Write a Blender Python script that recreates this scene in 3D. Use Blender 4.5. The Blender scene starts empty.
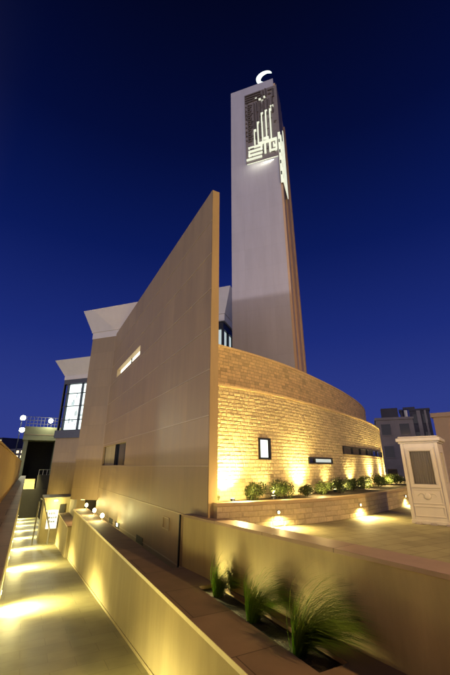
import bpy, math, random
from mathutils import Vector, Matrix
random.seed(7)
R = math.radians
scene = bpy.context.scene
# ------------------------------------------------------------ camera
PITCH = 20.32
cam_data = bpy.data.cameras.new("camera"); cam = bpy.data.objects.new("camera", cam_data)
scene.collection.objects.link(cam); scene.camera = cam
cam_data.sensor_fit = 'HORIZONTAL'; cam_data.sensor_width = 36; cam_data.lens = 347/450*36
cam_data.clip_start = 0.05; cam_data.clip_end = 5000
cam.location = (0, 0, 0); cam.rotation_euler = (R(90+PITCH), 0, 0)
# ------------------------------------------------------------ world, sun, exposure
SUN_AZ = -128.0      # compass bearing of the last glow, behind the camera to the left
world = bpy.data.worlds.new("World"); scene.world = world; world.use_nodes = True
nt = world.node_tree; nt.nodes.clear(); wn = nt.nodes; wl = nt.links
def wmath(op, a, b_=None, clamp=False):
    m_ = wn.new('ShaderNodeMath'); m_.operation = op; m_.use_clamp = clamp
    for i_, v_ in enumerate((a, b_)):
        if v_ is None: continue
        if isinstance(v_, (int, float)): m_.inputs[i_].default_value = v_
        else: wl.new(v_, m_.inputs[i_])
    return m_.outputs[0]
sky = wn.new('ShaderNodeTexSky'); sky.sky_type = 'NISHITA'; sky.sun_disc = False
sky.sun_elevation = R(-3.0); sky.sun_rotation = R(SUN_AZ); sky.ozone_density = 6.0
tc = wn.new('ShaderNodeTexCoord'); sep = wn.new('ShaderNodeSeparateXYZ'); wl.new(tc.outputs['Generated'], sep.inputs[0])
ramp = wn.new('ShaderNodeValToRGB'); wl.new(sep.outputs[2], ramp.inputs[0])   # blue hour: deep navy overhead, violet blue at the horizon
els = ramp.color_ramp.elements; els[0].position = 0.0; els[0].color = (.034, .050, .255, 1); els[1].position = 1.0; els[1].color = (.0005, .001, .008, 1)
for p_, c_ in ((.16, (.025, .042, .235)), (.33, (.011, .024, .180)), (.55, (.003, .010, .098)), (.75, (.0010, .0038, .040)), (.90, (.0006, .0018, .015))):
    e_ = els.new(p_); e_.color = (*c_, 1)
# last afterglow low in the sky behind the camera
vm = wn.new('ShaderNodeVectorMath'); vm.operation = 'DOT_PRODUCT'; vm.inputs[1].default_value = (math.sin(R(SUN_AZ)), math.cos(R(SUN_AZ)), 0); wl.new(tc.outputs['Generated'], vm.inputs[0])
glow = wmath('POWER', wmath('MAXIMUM', vm.outputs['Value'], 0.0), 1.6)
glow = wmath('MULTIPLY', glow, wmath('SUBTRACT', 1.0, wmath('MULTIPLY', wmath('ABSOLUTE', sep.outputs[2]), 1.1), True))
gc = wn.new('ShaderNodeMix'); gc.data_type = 'RGBA'; gc.inputs[6].default_value = (0, 0, 0, 1); gc.inputs[7].default_value = (1.0, .84, .68, 1); wl.new(glow, gc.inputs[0])
add = wn.new('ShaderNodeMix'); add.data_type = 'RGBA'; add.blend_type = 'ADD'; add.inputs[0].default_value = 1; wl.new(ramp.outputs[0], add.inputs[6]); wl.new(gc.outputs[2], add.inputs[7])
nsc = wn.new('ShaderNodeVectorMath'); nsc.operation = 'SCALE'; nsc.inputs['Scale'].default_value = 0.06; wl.new(sky.outputs[0], nsc.inputs[0])
add2 = wn.new('ShaderNodeMix'); add2.data_type = 'RGBA'; add2.blend_type = 'ADD'; add2.inputs[0].default_value = 1; wl.new(add.outputs[2], add2.inputs[6]); wl.new(nsc.outputs[0], add2.inputs[7])
bgn = wn.new('ShaderNodeBackground'); bgn.inputs[1].default_value = 1.0
wo = wn.new('ShaderNodeOutputWorld'); wl.new(add2.outputs[2], bgn.inputs[0]); wl.new(bgn.outputs[0], wo.inputs[0])
sd = bpy.data.lights.new("sun", 'SUN'); sun = bpy.data.objects.new("sun", sd); scene.collection.objects.link(sun)
sd.energy = 0.85; sd.angle = R(5); sd.color = (1.0, 0.86, 0.84)
sx, sy = math.sin(R(SUN_AZ)), math.cos(R(SUN_AZ))
sun.rotation_euler = Vector((-sx, -sy, -math.tan(R(0.3)))).to_track_quat('-Z', 'Y').to_euler()
scene.view_settings.view_transform = 'Standard'; scene.view_settings.look = 'None'
scene.view_settings.exposure = 0; scene.view_settings.gamma = 1; scene.view_settings.use_curve_mapping = False
scene.render.engine = 'CYCLES'

# ------------------------------------------------------------ axes of the place
def axis(az): return Vector((math.sin(R(az)), math.cos(R(az)), 0))
D = axis(-28.0); N = axis(62.0)       # along the path / across it
E1 = axis(110); E2 = axis(20)         # along the building front / into it
Z = Vector((0, 0, 1))
def W(a, p, z): return D*a + N*p + Z*z
def rampz(a): return -4.9 - .065*(a-10.6)

# ------------------------------------------------------------ materials
def newmat(name):
    m = bpy.data.materials.new(name); m.use_nodes = True
    return m, m.node_tree, m.node_tree.nodes['Principled BSDF']
def mat(name, col, rough=.7, var=.15, scale=3.0, bump=.0, bscale=40, metal=0, streak=False):
    m, t, b = newmat(name); n = t.nodes; l = t.links
    b.inputs['Roughness'].default_value = rough; b.inputs['Metallic'].default_value = metal
    tc = n.new('ShaderNodeTexCoord'); mp = n.new('ShaderNodeMapping'); l.new(tc.outputs['Object'], mp.inputs[0])
    if streak: mp.inputs['Scale'].default_value = (1, 1, .15)
    ns = n.new('ShaderNodeTexNoise'); ns.inputs['Scale'].default_value = scale; ns.inputs['Detail'].default_value = 8
    ns.inputs['Roughness'].default_value = .65; l.new(mp.outputs[0], ns.inputs[0])
    cr = n.new('ShaderNodeValToRGB'); cr.color_ramp.elements[0].position = .3; cr.color_ramp.elements[1].position = .7
    cr.color_ramp.elements[0].color = tuple(c*(1-var) for c in col)+(1,); cr.color_ramp.elements[1].color = tuple(min(1, c*(1+var)) for c in col)+(1,)
    l.new(ns.outputs[0], cr.inputs[0]); l.new(cr.outputs[0], b.inputs['Base Color'])
    if bump:
        n2 = n.new('ShaderNodeTexNoise'); n2.inputs['Scale'].default_value = bscale; n2.inputs['Detail'].default_value = 6
        l.new(tc.outputs['Object'], n2.inputs[0]); bp = n.new('ShaderNodeBump'); bp.inputs['Strength'].default_value = bump
        bp.inputs['Distance'].default_value = .02; l.new(n2.outputs[0], bp.inputs['Height']); l.new(bp.outputs[0], b.inputs['Normal'])
    return m
def paver(name, col, rot, w, h, mortar=.012, rough=.6, var=.25, offset=.5, dark=.45):
    m, t, b = newmat(name); n = t.nodes; l = t.links
    b.inputs['Roughness'].default_value = rough
    tc = n.new('ShaderNodeTexCoord'); mp = n.new('ShaderNodeMapping'); mp.inputs['Rotation'].default_value = rot
    l.new(tc.outputs['Object'], mp.inputs[0])
    br = n.new('ShaderNodeTexBrick'); br.inputs['Scale'].default_value = 1; br.inputs['Brick Width'].default_value = w
    br.inputs['Row Height'].default_value = h; br.inputs['Mortar Size'].default_value = mortar; br.offset = offset
    br.inputs['Color1'].default_value = tuple(c*(1-var) for c in col)+(1,); br.inputs['Color2'].default_value = tuple(c*(1+var*.6) for c in col)+(1,)
    br.inputs['Mortar'].default_value = tuple(c*dark for c in col)+(1,); l.new(mp.outputs[0], br.inputs[0])
    ns = n.new('ShaderNodeTexNoise'); ns.inputs['Scale'].default_value = 1.3; ns.inputs['Detail'].default_value = 8; l.new(tc.outputs['Object'], ns.inputs[0])
    ns2 = n.new('ShaderNodeTexNoise'); ns2.inputs['Scale'].default_value = 35; ns2.inputs['Detail'].default_value = 6; l.new(tc.outputs['Object'], ns2.inputs[0])
    mr = n.new('ShaderNodeMapRange'); mr.inputs[3].default_value = .6; mr.inputs[4].default_value = 1.35; l.new(ns.outputs[0], mr.inputs[0])
    mx = n.new('ShaderNodeMix'); mx.data_type = 'RGBA'; mx.blend_type = 'MULTIPLY'; mx.inputs[0].default_value = 1
    l.new(br.outputs[0], mx.inputs[6]); l.new(mr.outputs[0], mx.inputs[7]); l.new(mx.outputs[2], b.inputs['Base Color'])
    ad = n.new('ShaderNodeMath'); ad.operation = 'MULTIPLY_ADD'; ad.inputs[1].default_value = .25; l.new(ns2.outputs[0], ad.inputs[0])
    inv = n.new('ShaderNodeMath'); inv.operation = 'SUBTRACT'; inv.inputs[0].default_value = 1; l.new(br.outputs['Fac'], inv.inputs[1])
    l.new(inv.outputs[0], ad.inputs[2]); bp = n.new('ShaderNodeBump'); bp.inputs['Strength'].default_value = .5; bp.inputs['Distance'].default_value = .01
    l.new(ad.outputs[0], bp.inputs['Height']); l.new(bp.outputs[0], b.inputs['Normal'])
    return m
def panel_mat(name, col, ax, w, h, var=.05, joint=.78, rough=.5, z0=0.0, stain=.12):
    """large cladding slabs laid out along a horizontal axis and the height"""
    m, t, b = newmat(name); n = t.nodes; l = t.links; b.inputs['Roughness'].default_value = rough
    ge = n.new('ShaderNodeNewGeometry'); dt = n.new('ShaderNodeVectorMath'); dt.operation = 'DOT_PRODUCT'; dt.inputs[1].default_value = tuple(ax); l.new(ge.outputs['Position'], dt.inputs[0])
    sp = n.new('ShaderNodeSeparateXYZ'); l.new(ge.outputs['Position'], sp.inputs[0]); az = n.new('ShaderNodeMath'); az.operation = 'ADD'; az.inputs[1].default_value = 100*h-z0; l.new(sp.outputs[2], az.inputs[0])
    co = n.new('ShaderNodeCombineXYZ'); l.new(dt.outputs['Value'], co.inputs[0]); l.new(az.outputs[0], co.inputs[1])
    br = n.new('ShaderNodeTexBrick'); br.inputs['Scale'].default_value = 1; br.inputs['Brick Width'].default_value = w; br.inputs['Row Height'].default_value = h
    br.inputs['Mortar Size'].default_value = .008; br.offset = 0
    br.inputs['Color1'].default_value = tuple(c*(1-var) for c in col)+(1,); br.inputs['Color2'].default_value = tuple(c*(1+var) for c in col)+(1,); br.inputs['Mortar'].default_value = tuple(c*joint for c in col)+(1,)
    l.new(co.outputs[0], br.inputs[0])
    mp = n.new('ShaderNodeMapping'); mp.inputs['Scale'].default_value = (1, .12, 1); l.new(co.outputs[0], mp.inputs[0])
    ns = n.new('ShaderNodeTexNoise'); ns.inputs['Scale'].default_value = 2.2; ns.inputs['Detail'].default_value = 9; ns.inputs['Roughness'].default_value = .62; l.new(mp.outputs[0], ns.inputs[0])
    mr = n.new('ShaderNodeMapRange'); mr.inputs[1].default_value = .3; mr.inputs[2].default_value = .7; mr.inputs[3].default_value = 1-stain; mr.inputs[4].default_value = 1+stain; l.new(ns.outputs[0], mr.inputs[0])
    mx = n.new('ShaderNodeMix'); mx.data_type = 'RGBA'; mx.blend_type = 'MULTIPLY'; mx.inputs[0].default_value = 1; l.new(br.outputs[0], mx.inputs[6]); l.new(mr.outputs[0], mx.inputs[7]); l.new(mx.outputs[2], b.inputs['Base Color'])
    r2 = n.new('ShaderNodeMapRange'); r2.inputs[3].default_value = rough-.1; r2.inputs[4].default_value = rough+.2; l.new(ns.outputs[0], r2.inputs[0]); l.new(r2.outputs[0], b.inputs['Roughness'])
    bp = n.new('ShaderNodeBump'); bp.inputs['Strength'].default_value = .4; bp.inputs['Distance'].default_value = -.008; l.new(br.outputs['Fac'], bp.inputs['Height']); l.new(bp.outputs[0], b.inputs['Normal'])
    return m
def emit(name, col, s):
    m, t, b = newmat(name); b.inputs['Base Color'].default_value = (*[c*.5 for c in col], 1)
    b.inputs['Emission Color'].default_value = (*col, 1); b.inputs['Emission Strength'].default_value = s
    return m
def stone_mat(name, col, rough=.85):
    m, t, b = newmat(name); n = t.nodes; l = t.links; b.inputs['Roughness'].default_value = rough
    at = n.new('ShaderNodeAttribute'); at.attribute_name = 'tint'
    tc = n.new('ShaderNodeTexCoord'); ns = n.new('ShaderNodeTexNoise'); ns.inputs['Scale'].default_value = 14; ns.inputs['Detail'].default_value = 8
    l.new(tc.outputs['Object'], ns.inputs[0]); mr = n.new('ShaderNodeMapRange'); mr.inputs[3].default_value = .75; mr.inputs[4].default_value = 1.25
    l.new(ns.outputs[0], mr.inputs[0]); mx = n.new('ShaderNodeMix'); mx.data_type = 'RGBA'; mx.blend_type = 'MULTIPLY'; mx.inputs[0].default_value = 1
    mx.inputs[7].default_value = (*col, 1); l.new(at.outputs['Color'], mx.inputs[6])
    m2 = n.new('ShaderNodeMix'); m2.data_type = 'RGBA'; m2.blend_type = 'MULTIPLY'; m2.inputs[0].default_value = 1
    l.new(mx.outputs[2], m2.inputs[6]); l.new(mr.outputs[0], m2.inputs[7]); l.new(m2.outputs[2], b.inputs['Base Color'])
    n2 = n.new('ShaderNodeTexNoise'); n2.inputs['Scale'].default_value = 30; n2.inputs['Detail'].default_value = 8; l.new(tc.outputs['Object'], n2.inputs[0])
    bp = n.new('ShaderNodeBump'); bp.inputs['Strength'].default_value = .6; bp.inputs['Distance'].default_value = .02
    l.new(n2.outputs[0], bp.inputs['Height']); l.new(bp.outputs[0], b.inputs['Normal'])
    return m
def leaf_mat(name, c0, c1):
    m, t, b = newmat(name); n = t.nodes; l = t.links; b.inputs['Roughness'].default_value = .55
    at = n.new('ShaderNodeAttribute'); at.attribute_name = 'tint'
    mx = n.new('ShaderNodeMix'); mx.data_type = 'RGBA'; mx.inputs[6].default_value = (*c0, 1); mx.inputs[7].default_value = (*c1, 1)
    l.new(at.outputs['Fac'], mx.inputs[0]); l.new(mx.outputs[2], b.inputs['Base Color'])
    b.inputs['Transmission Weight'].default_value = 0
    return m

M = {}
M['panel'] = mat('wall_panel', (.33, .225, .13), .5, .10, .8, .08, 25, streak=True)
M['panel_blade'] = panel_mat('wall_panel_blade', (.34, .245, .145), D, 1.9, 1.435)
M['panel_hall'] = panel_mat('wall_panel_hall', (.34, .245, .145), E1, 1.45, 1.435)
M['strip'] = mat('metal_strip', (.52, .42, .28), .5, .1, 5, metal=.3)
M['render'] = mat('plaster_render', (.36, .30, .17), .75, .16, 1.6, .25, 50, streak=True)
M['render_dark'] = mat('plaster_brown', (.42, .34, .17), .75, .2, 1.4, .15, 60, streak=True)
M['sodium_toned_render'] = mat('sodium_toned_plaster', (.56, .38, .14), .8, .12, 1.5, .2, 50)  # orange of the sodium light is put into this plaster colour
M['brown_coping'] = paver('brown_coping', (.25, .17, .12), (0, 0, R(-28+0)), 40, 1.6, .01, .75, .12)
M['white_plaster'] = panel_mat('white_plaster', (.58, .59, .70), E1, 1.83, 1.5, .02, .9, .7, stain=.06)
M['cornice'] = mat('cornice_white', (.80, .76, .74), .6, .05, 1)
M['limestone'] = stone_mat('split_limestone', (.64, .54, .33))
M['limestone_smooth'] = stone_mat('dressed_limestone', (.82, .64, .34), .75)
M['mortar'] = mat('mortar', (.44, .35, .2), .9, .2, 8)
M['stone_trim'] = mat('stone_trim', (.55, .42, .24), .7, .1, 4, .1)
M['path_paving'] = paver('path_paving', (.32, .29, .15), (0, 0, R(-28)), 1.2, .6, .008, .6, .10, dark=.7)
M['plaza_paving'] = paver('plaza_paving', (.36, .32, .18), (0, 0, R(-28)), .8, .4, .012, .7, .14, dark=.6)
M['asphalt'] = mat('asphalt', (.05, .05, .052), .85, .3, 2, .3, 80)
M['earth'] = mat('earth', (.08, .07, .055), .95, .3, .05, .3, 5)
M['dark_metal'] = mat('dark_metal', (.03, .035, .05), .4, .1, 5, metal=.6)
M['steel'] = mat('brushed_steel', (.5, .5, .48), .3, .1, 8, metal=.9)
M['soil'] = mat('soil', (.022, .015, .01), .95, .5, 9, .8, 20)
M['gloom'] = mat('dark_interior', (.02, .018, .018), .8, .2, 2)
M['cream'] = mat('cream_paint', (.74, .70, .60), .45, .07, 2, .05, 30, streak=True)
M['drape'] = mat('drape', (.62, .57, .40), .9, .12, 9, streak=True)
M['screen'] = mat('lattice_metal', (.34, .31, .31), .5, .15, 6, metal=.3)
M['lattice_dark'] = mat('lattice_bronze', (.19, .17, .165), .5, .2, 6, metal=.2)
M['edge_light_tone'] = mat('edge_light_tone', (.75, .68, .45), .5, .08, 4)  # path light caught along the coping edge, held in the colour
M['lamp_toned_rib'] = mat('lamp_toned_render', (.72, .52, .34), .7, .06, 1.2, .1)  # warm street lamp light on the minaret side, coloured into the ribs
M['blade_edge'] = mat('sodium_toned_edge', (.56, .42, .21), .8, .14, 1.5, .25, 40, streak=True)  # sodium light on the blade wall's end face, painted into its colour
M['grey_build'] = mat('grey_concrete', (.42, .38, .37), .8, .15, .6, .1)
M['dark_build'] = mat('dark_concrete', (.11, .11, .14), .8, .2, .3)
M['beige_build'] = mat('beige_concrete', (.55, .44, .38), .8, .1, .5, .1)
M['green_build'] = mat('greenish_concrete', (.30, .32, .20), .8, .15, .3, .1)
M['bark'] = mat('bark', (.08, .055, .035), .9, .3, 12)
M['leaf'] = leaf_mat('shrub_leaf', (.022, .045, .01), (.09, .13, .022))
M['grass'] = leaf_mat('grass_blade', (.10, .20, .02), (.30, .46, .05))
M['dark_glass'], _t, _b = newmat('dark_glass'); _b.inputs['Base Color'].default_value = (.03, .035, .045, 1); _b.inputs['Roughness'].default_value = .08
M['glass_lit'] = emit('lit_window_white', (.85, 1, .95), 1.6)
M['glass_pale'] = emit('lit_window_pale', (.8, .95, .95), .55)
M['slot_lit'] = emit('lit_slot', (1, .98, .75), 2.5)
M['lamp_warm'] = emit('lamp_warm', (1, .80, .38), 12)
M['lamp_path'] = emit('lamp_path', (1, .93, .55), 12)
M['lamp_white'] = emit('lamp_white', (1, .98, .72), 60)
M['kufic_lit'] = emit('kufic_lit', (.95, 1, .78), .8)
M['crescent'] = emit('crescent_lit', (.85, 1, .93), 1.6)
M['sign_lit'] = emit('sign_lit', (1, .98, .85), 1.1)
M['ink'] = mat('sign_ink', (.25, .28, .40), .6, .1)
M['far_lit'] = emit('far_window_lit', (1, .82, .45), 2.2)

# ------------------------------------------------------------ mesh helpers
CAM_SCALE = [1.0]    # sunken path and its walls are shrunk towards the camera, the buildings left unscaled
class MB:
    def __init__(s): s.v = []; s.f = []; s.t = []
    def quad(s, a, b, c, d, tint=1): s.poly([a, b, c, d], tint)
    def poly(s, pts, tint=1):
        i = len(s.v); s.v += [Vector(p) for p in pts]; s.f.append(list(range(i, i+len(pts)))); s.t.append(tint)
    def prism(s, base, z0, z1, tint=1):
        """closed prism over plan polygon; z0/z1 numbers or lists"""
        n = len(base); zb = z0 if isinstance(z0, (list, tuple)) else [z0]*n; zt = z1 if isinstance(z1, (list, tuple)) else [z1]*n
        i = len(s.v)
        s.v += [Vector((p[0], p[1], zb[k])) for k, p in enumerate(base)] + [Vector((p[0], p[1], zt[k])) for k, p in enumerate(base)]
        s.f.append([i+k for k in range(n)][::-1]); s.f.append([i+n+k for k in range(n)])
        for k in range(n): s.f.append([i+k, i+(k+1) % n, i+n+(k+1) % n, i+n+k])
        s.t += [tint]*(n+2)
    def box(s, O, X, Y, Zv, tint=1):
        """box from corner O with edge vectors"""
        O = Vector(O); P = [O, O+X, O+X+Y, O+Y]; i = len(s.v)
        s.v += P + [q+Zv for q in P]
        s.f += [[i+3, i+2, i+1, i], [i+4, i+5, i+6, i+7], [i, i+1, i+5, i+4], [i+1, i+2, i+6, i+5], [i+2, i+3, i+7, i+6], [i+3, i, i+4, i+7]]
        s.t += [tint]*6
    def tube(s, pts, r, n=8, r2=None):
        i0 = len(s.v); m = len(pts)
        for k, p in enumerate(pts):
            p = Vector(p); d = (Vector(pts[min(k+1, m-1)]) - Vector(pts[max(k-1, 0)])).normalized()
            u = d.cross(Z) if abs(d.z) < .95 else d.cross(Vector((1, 0, 0))); u.normalize(); w = d.cross(u)
            rr = r if r2 is None else r+(r2-r)*k/(m-1)
            for j in range(n):
                a = 2*math.pi*j/n; s.v.append(p+u*math.cos(a)*rr+w*math.sin(a)*rr)
        for k in range(m-1):
            for j in range(n):
                s.f.append([i0+k*n+j, i0+k*n+(j+1) % n, i0+(k+1)*n+(j+1) % n, i0+(k+1)*n+j]); s.t.append(1)
        s.f.append([i0+j for j in range(n)]); s.f.append([i0+(m-1)*n+j for j in range(n)][::-1]); s.t += [1, 1]
    def lathe(s, c, prof, n=20, ax=Z, u=None):
        c = Vector(c); ax = Vector(ax).normalized(); u = (ax.cross(Vector((.3, 1, .1)))).normalized() if u is None else u; w = ax.cross(u)
        i0 = len(s.v)
        for r, h in prof:
            for j in range(n):
                a = 2*math.pi*j/n; s.v.append(c+ax*h+(u*math.cos(a)+w*math.sin(a))*r)
        for k in range(len(prof)-1):
            for j in range(n):
                s.f.append([i0+k*n+j, i0+k*n+(j+1) % n, i0+(k+1)*n+(j+1) % n, i0+(k+1)*n+j]); s.t.append(1)
        s.f.append([i0+j for j in range(n)][::-1]); s.f.append([i0+(len(prof)-1)*n+j for j in range(n)]); s.t += [1, 1]
    def build(s, name, m, parent=None, base=None, smooth=False, bevel=0):
        if parent is not None: off = Vector(parent['_o'])
        else: off = Vector(base) if base is not None else Vector((0, 0, 0))
        me = bpy.data.meshes.new(name); me.from_pydata([tuple(v*CAM_SCALE[0]-off) for v in s.v], [], s.f)
        a = me.color_attributes.new('tint', 'FLOAT_COLOR', 'CORNER')
        k = 0
        for f, t in zip(s.f, s.t):
            for _ in f: a.data[k].color = (t, t, t, 1); k += 1
        me.materials.append(m); o = bpy.data.objects.new(name, me); scene.collection.objects.link(o)
        if smooth:
            for p in me.polygons: p.use_smooth = True
        if parent is not None: o.parent = parent
        if parent is None: o.location = off
        o['_o'] = tuple(off)
        if bevel:
            b = o.modifiers.new('bevel', 'BEVEL'); b.width = bevel; b.segments = 2; b.limit_method = 'ANGLE'
        return o
def tag(o, label=None, cat=None, group=None, kind=None):
    if label: o['label'] = label
    if cat: o['category'] = cat
    if group: o['group'] = group
    if kind: o['kind'] = kind
    return o
def thing(name, base, label, cat, group=None):
    base = Vector(base)*CAM_SCALE[0]
    o = bpy.data.objects.new(name, None); scene.collection.objects.link(o); o.location = base; o['_o'] = tuple(Vector(base)); o.empty_display_size = .2
    return tag(o, label, cat, group)
def copy_thing(o, loc, label=None, rz=0, sc=1):
    c = o.copy(); scene.collection.objects.link(c); c.location = Vector(loc)*CAM_SCALE[0]; c.rotation_euler = (0, 0, rz); c.scale = (sc, sc, sc)
    if label: c['label'] = label
    for ch in o.children:
        d = ch.copy(); scene.collection.objects.link(d); d.parent = c
        for g in ch.children:
            e = g.copy(); scene.collection.objects.link(e); e.parent = d
    return c
def lamp(name, kind, loc, direction, energy, color, parent=None, **kw):
    ld = bpy.data.lights.new(name, kind); ld.energy = energy; ld.color = color
    for k, v in kw.items(): setattr(ld, k, v)
    o = bpy.data.objects.new(name, ld); scene.collection.objects.link(o)
    off = Vector(parent['_o']) if parent is not None else Vector((0, 0, 0))
    o.location = Vector(loc)*CAM_SCALE[0]-off; o.rotation_euler = Vector(direction).to_track_quat('-Z', 'Y').to_euler()
    if parent is not None: o.parent = parent
    return o
WARM = (1.0, .70, .24); PATHC = (1.0, .86, .33)

def wall_with_holes(mb, O, X, H, T, holes, lx, lz):
    """wall from corner O along unit X (length lx), height lz, thickness vector T; holes = (x0,x1,z0,z1)"""
    xs = sorted({0, lx, *[h[0] for h in holes], *[h[1] for h in holes]}); zs = sorted({0, lz, *[h[2] for h in holes], *[h[3] for h in holes]})
    def solid(i, k):
        if i < 0 or k < 0 or i >= len(xs)-1 or k >= len(zs)-1: return False
        xc = (xs[i]+xs[i+1])/2; zc = (zs[k]+zs[k+1])/2
        return not any(h[0] < xc < h[1] and h[2] < zc < h[3] for h in holes)
    P = lambda x, z, t: O+X*x+Z*z+T*t
    for i in range(len(xs)-1):
        for k in range(len(zs)-1):
            if not solid(i, k): continue
            a, b, c, d = xs[i], xs[i+1], zs[k], zs[k+1]
            mb.quad(P(a, c, 0), P(b, c, 0), P(b, d, 0), P(a, d, 0)); mb.quad(P(a, d, 1), P(b, d, 1), P(b, c, 1), P(a, c, 1))
            if not solid(i-1, k): mb.quad(P(a, c, 1), P(a, c, 0), P(a, d, 0), P(a, d, 1))
            if not solid(i+1, k): mb.quad(P(b, c, 0), P(b, c, 1), P(b, d, 1), P(b, d, 0))
            if not solid(i, k-1): mb.quad(P(a, c, 1), P(b, c, 1), P(b, c, 0), P(a, c, 0))
            if not solid(i, k+1): mb.quad(P(a, d, 0), P(b, d, 0), P(b, d, 1), P(a, d, 1))

# ============================================================ SETTING
g = MB(); g.quad((-2500, -2500, -12), (2500, -2500, -12), (2500, 2500, -12), (-2500, 2500, -12))
tag(g.build('ground', M['earth']), kind='structure')
# plaza on the right of the retaining wall
def rwp(a): return 4.85+(12.05-a)*.1103       # retaining wall front line, before scaling about the camera
b = MB(); pts = [W(10.6, 4.8, 0), W(3.3, 5.45, 0), W(-9, 6.8, 0), W(-12, 60, 0), W(40, 60, 0), W(40, 14, 0), W(12.5, 7, 0)]
b.prism(pts, -12, -1.62); tag(b.build('plaza', M['plaza_paving']), kind='structure')
CAM_SCALE[0] = .885
# the ramped path
b = MB(); A = [-10, 10.6, 94]
for a0, a1 in ((-10, 94),):
    c = [W(a0, -.45, 0), W(a0, 3.56, 0), W(a1, 3.56, 0), W(a1, -.45, 0)]
    b.prism(c, -12, [rampz(a0)]*2+[rampz(a1)]*2)
tag(b.build('path', M['path_paving']), kind='structure')
# upper street on the left beyond the boundary wall
b = MB(); b.prism([W(-12, -1.1, 0), W(-12, -16, 0), W(70, -16, 0), W(70, -1.1, 0)], -12, -1.5)
tag(b.build('street', M['asphalt']), kind='structure')

# ============================================================ LEFT LEDGE AND BOUNDARY WALL
t = thing('ledge_wall', W(20, -.4, -7), 'long low wall with broad brown stone top along the left side of the sunken path', 'low wall')
b = MB(); LA = [9.3+9.75*k for k in range(9)]
a0, a1 = -10, 70
b.prism([W(a0, -.80, 0), W(a0, -.14, 0), W(a1, -.14, 0), W(a1, -.80, 0)], [rampz(a0)-.6]*2+[rampz(a1)-.6]*2, -1.58)
b.build('wall', M['render_dark'], t)
b = MB(); b.prism([W(a0, -.82, 0), W(a0, -.08, 0), W(a1, -.08, 0), W(a1, -.82, 0)], -1.577, -1.5); b.build('coping', M['brown_coping'], t, bevel=.006)
t = thing('boundary_wall', W(20, -.95, -1.5), 'plastered parapet wall with orange lamplight in its colour running along the far left edge beside the ledge', 'wall')
b = MB(); b.prism([W(-10, -1.08, 0), W(-10, -.82, 0), W(52, -.82, 0), W(52, -1.08, 0)], -2.2, [.66, .66, .5, .5]); b.build('wall', M['sodium_toned_render'], t)
b = MB(); b.prism([W(-10, -1.11, 0), W(-10, -.79, 0), W(52, -.79, 0), W(52, -1.11, 0)], [.663, .663, .503, .503], [.73, .73, .57, .57]); b.build('coping', M['sodium_toned_render'], t, bevel=.008)

# recessed path lights in the ledge face
proto = None
for k, a in enumerate(LA):
    z = rampz(a)+.65; base = W(a, -.14, z)
    if k < 2:
        L = thing('path_light', base, '', 'wall light', 'recessed lights washing the sunken path')
        b = MB(); b.box(base-D*.16-Z*.07, D*.32, N*.012, Z*.14); b.build('bezel', M['steel'], L)
        b = MB(); b.box(base-D*.13-Z*.045+N*.013, D*.26, N*.008, Z*.09); b.build('lens', M['lamp_path'], L)
        lamp('beam', 'SPOT', base+N*.06, N*1+Z*-1.15, 4200*(.4 if k == 0 else 1), PATHC, L, spot_size=R(126), spot_blend=1, shadow_soft_size=.12)
        lamp('spill', 'POINT', base+N*.5, N, 210, PATHC, L, shadow_soft_size=.3)
        proto = L
    else: L = copy_thing(proto, base)
    L['label'] = 'recessed ledge light ' + ['nearest the camera at the near end of the path', 'making the large pool of light nearest the camera', 'making the second pool of light down the path', 'making the third pool of light down the path', 'making the fourth pool of light down the path', 'making the fifth pool of light down the path', 'making the sixth pool of light down the path', 'making the seventh faint pool down the path', 'making the last strip of light before the dark end wall'][k]

# ============================================================ PLANTER WALL BETWEEN PATH AND BIG WALL
t = thing('planter_wall', W(10, 3.6, -5), 'long plastered wall on the right of the path with broad brown top and planting trough', 'planter wall')
aE = 30.8
b = MB(); b.prism([W(-8, 3.56, 0), W(-8, 4.3, 0), W(aE, 4.3, 0), W(aE, 3.56, 0)], [rampz(-8)-.5]*2+[rampz(aE)-.5]*2, -3.085); b.build('wall', M['render'], t)
b = MB()   # skirting line at the foot
b.prism([W(-8, 3.535, 0), W(-8, 3.558, 0), W(aE, 3.558, 0), W(aE, 3.535, 0)], [rampz(-8)-.1]*2+[rampz(aE)-.1]*2, [rampz(-8)+.09]*2+[rampz(aE)+.09]*2)
b.build('skirting', M['render'], t)
b = MB(); TA0, TA1, TP0, TP1 = 5.35, 10.0, 4.5, 5.12
zc0, zc1 = -3.08, -3.0
b.prism([W(-8, 3.5, 0), W(-8, TP0, 0), W(aE, TP0, 0), W(aE, 3.5, 0)], zc0, zc1)
b.prism([W(TA1, TP0, 0), W(TA1, 5.0, 0), W(12.0, 5.0, 0), W(12.0, TP0, 0)], zc0, zc1)
b.prism([W(TA0, TP1, 0), W(TA0, 5.9, 0), W(TA1, 5.3, 0), W(TA1, TP1, 0)], zc0, zc1)
b.prism([W(-8, TP0, 0), W(-8, 7.3, 0), W(TA0, 5.9, 0), W(TA0, TP0, 0)], zc0, zc1)
b.build('coping', M['brown_coping'], t)
b = MB(); b.prism([W(-8, 3.485, 0), W(-8, 3.499, 0), W(aE, 3.499, 0), W(aE, 3.485, 0)], -3.085, -2.998); b.build('edge_strip', M['edge_light_tone'], t)  # strip added to draw the lit line along the coping edge
b = MB(); b.prism([W(TA0, TP0, 0), W(TA0, TP1, 0), W(TA1, TP1, 0), W(TA1, TP0, 0)], -3.6, -3.12); b.build('soil', M['soil'], t)
b = MB(); b.prism([W(-8, 4.31, 0), W(-8, 7.4, 0), W(12.0, 5.0, 0), W(12.0, 4.31, 0)], -12, -3.61); b.build('footing', M['render_dark'], t)

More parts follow.
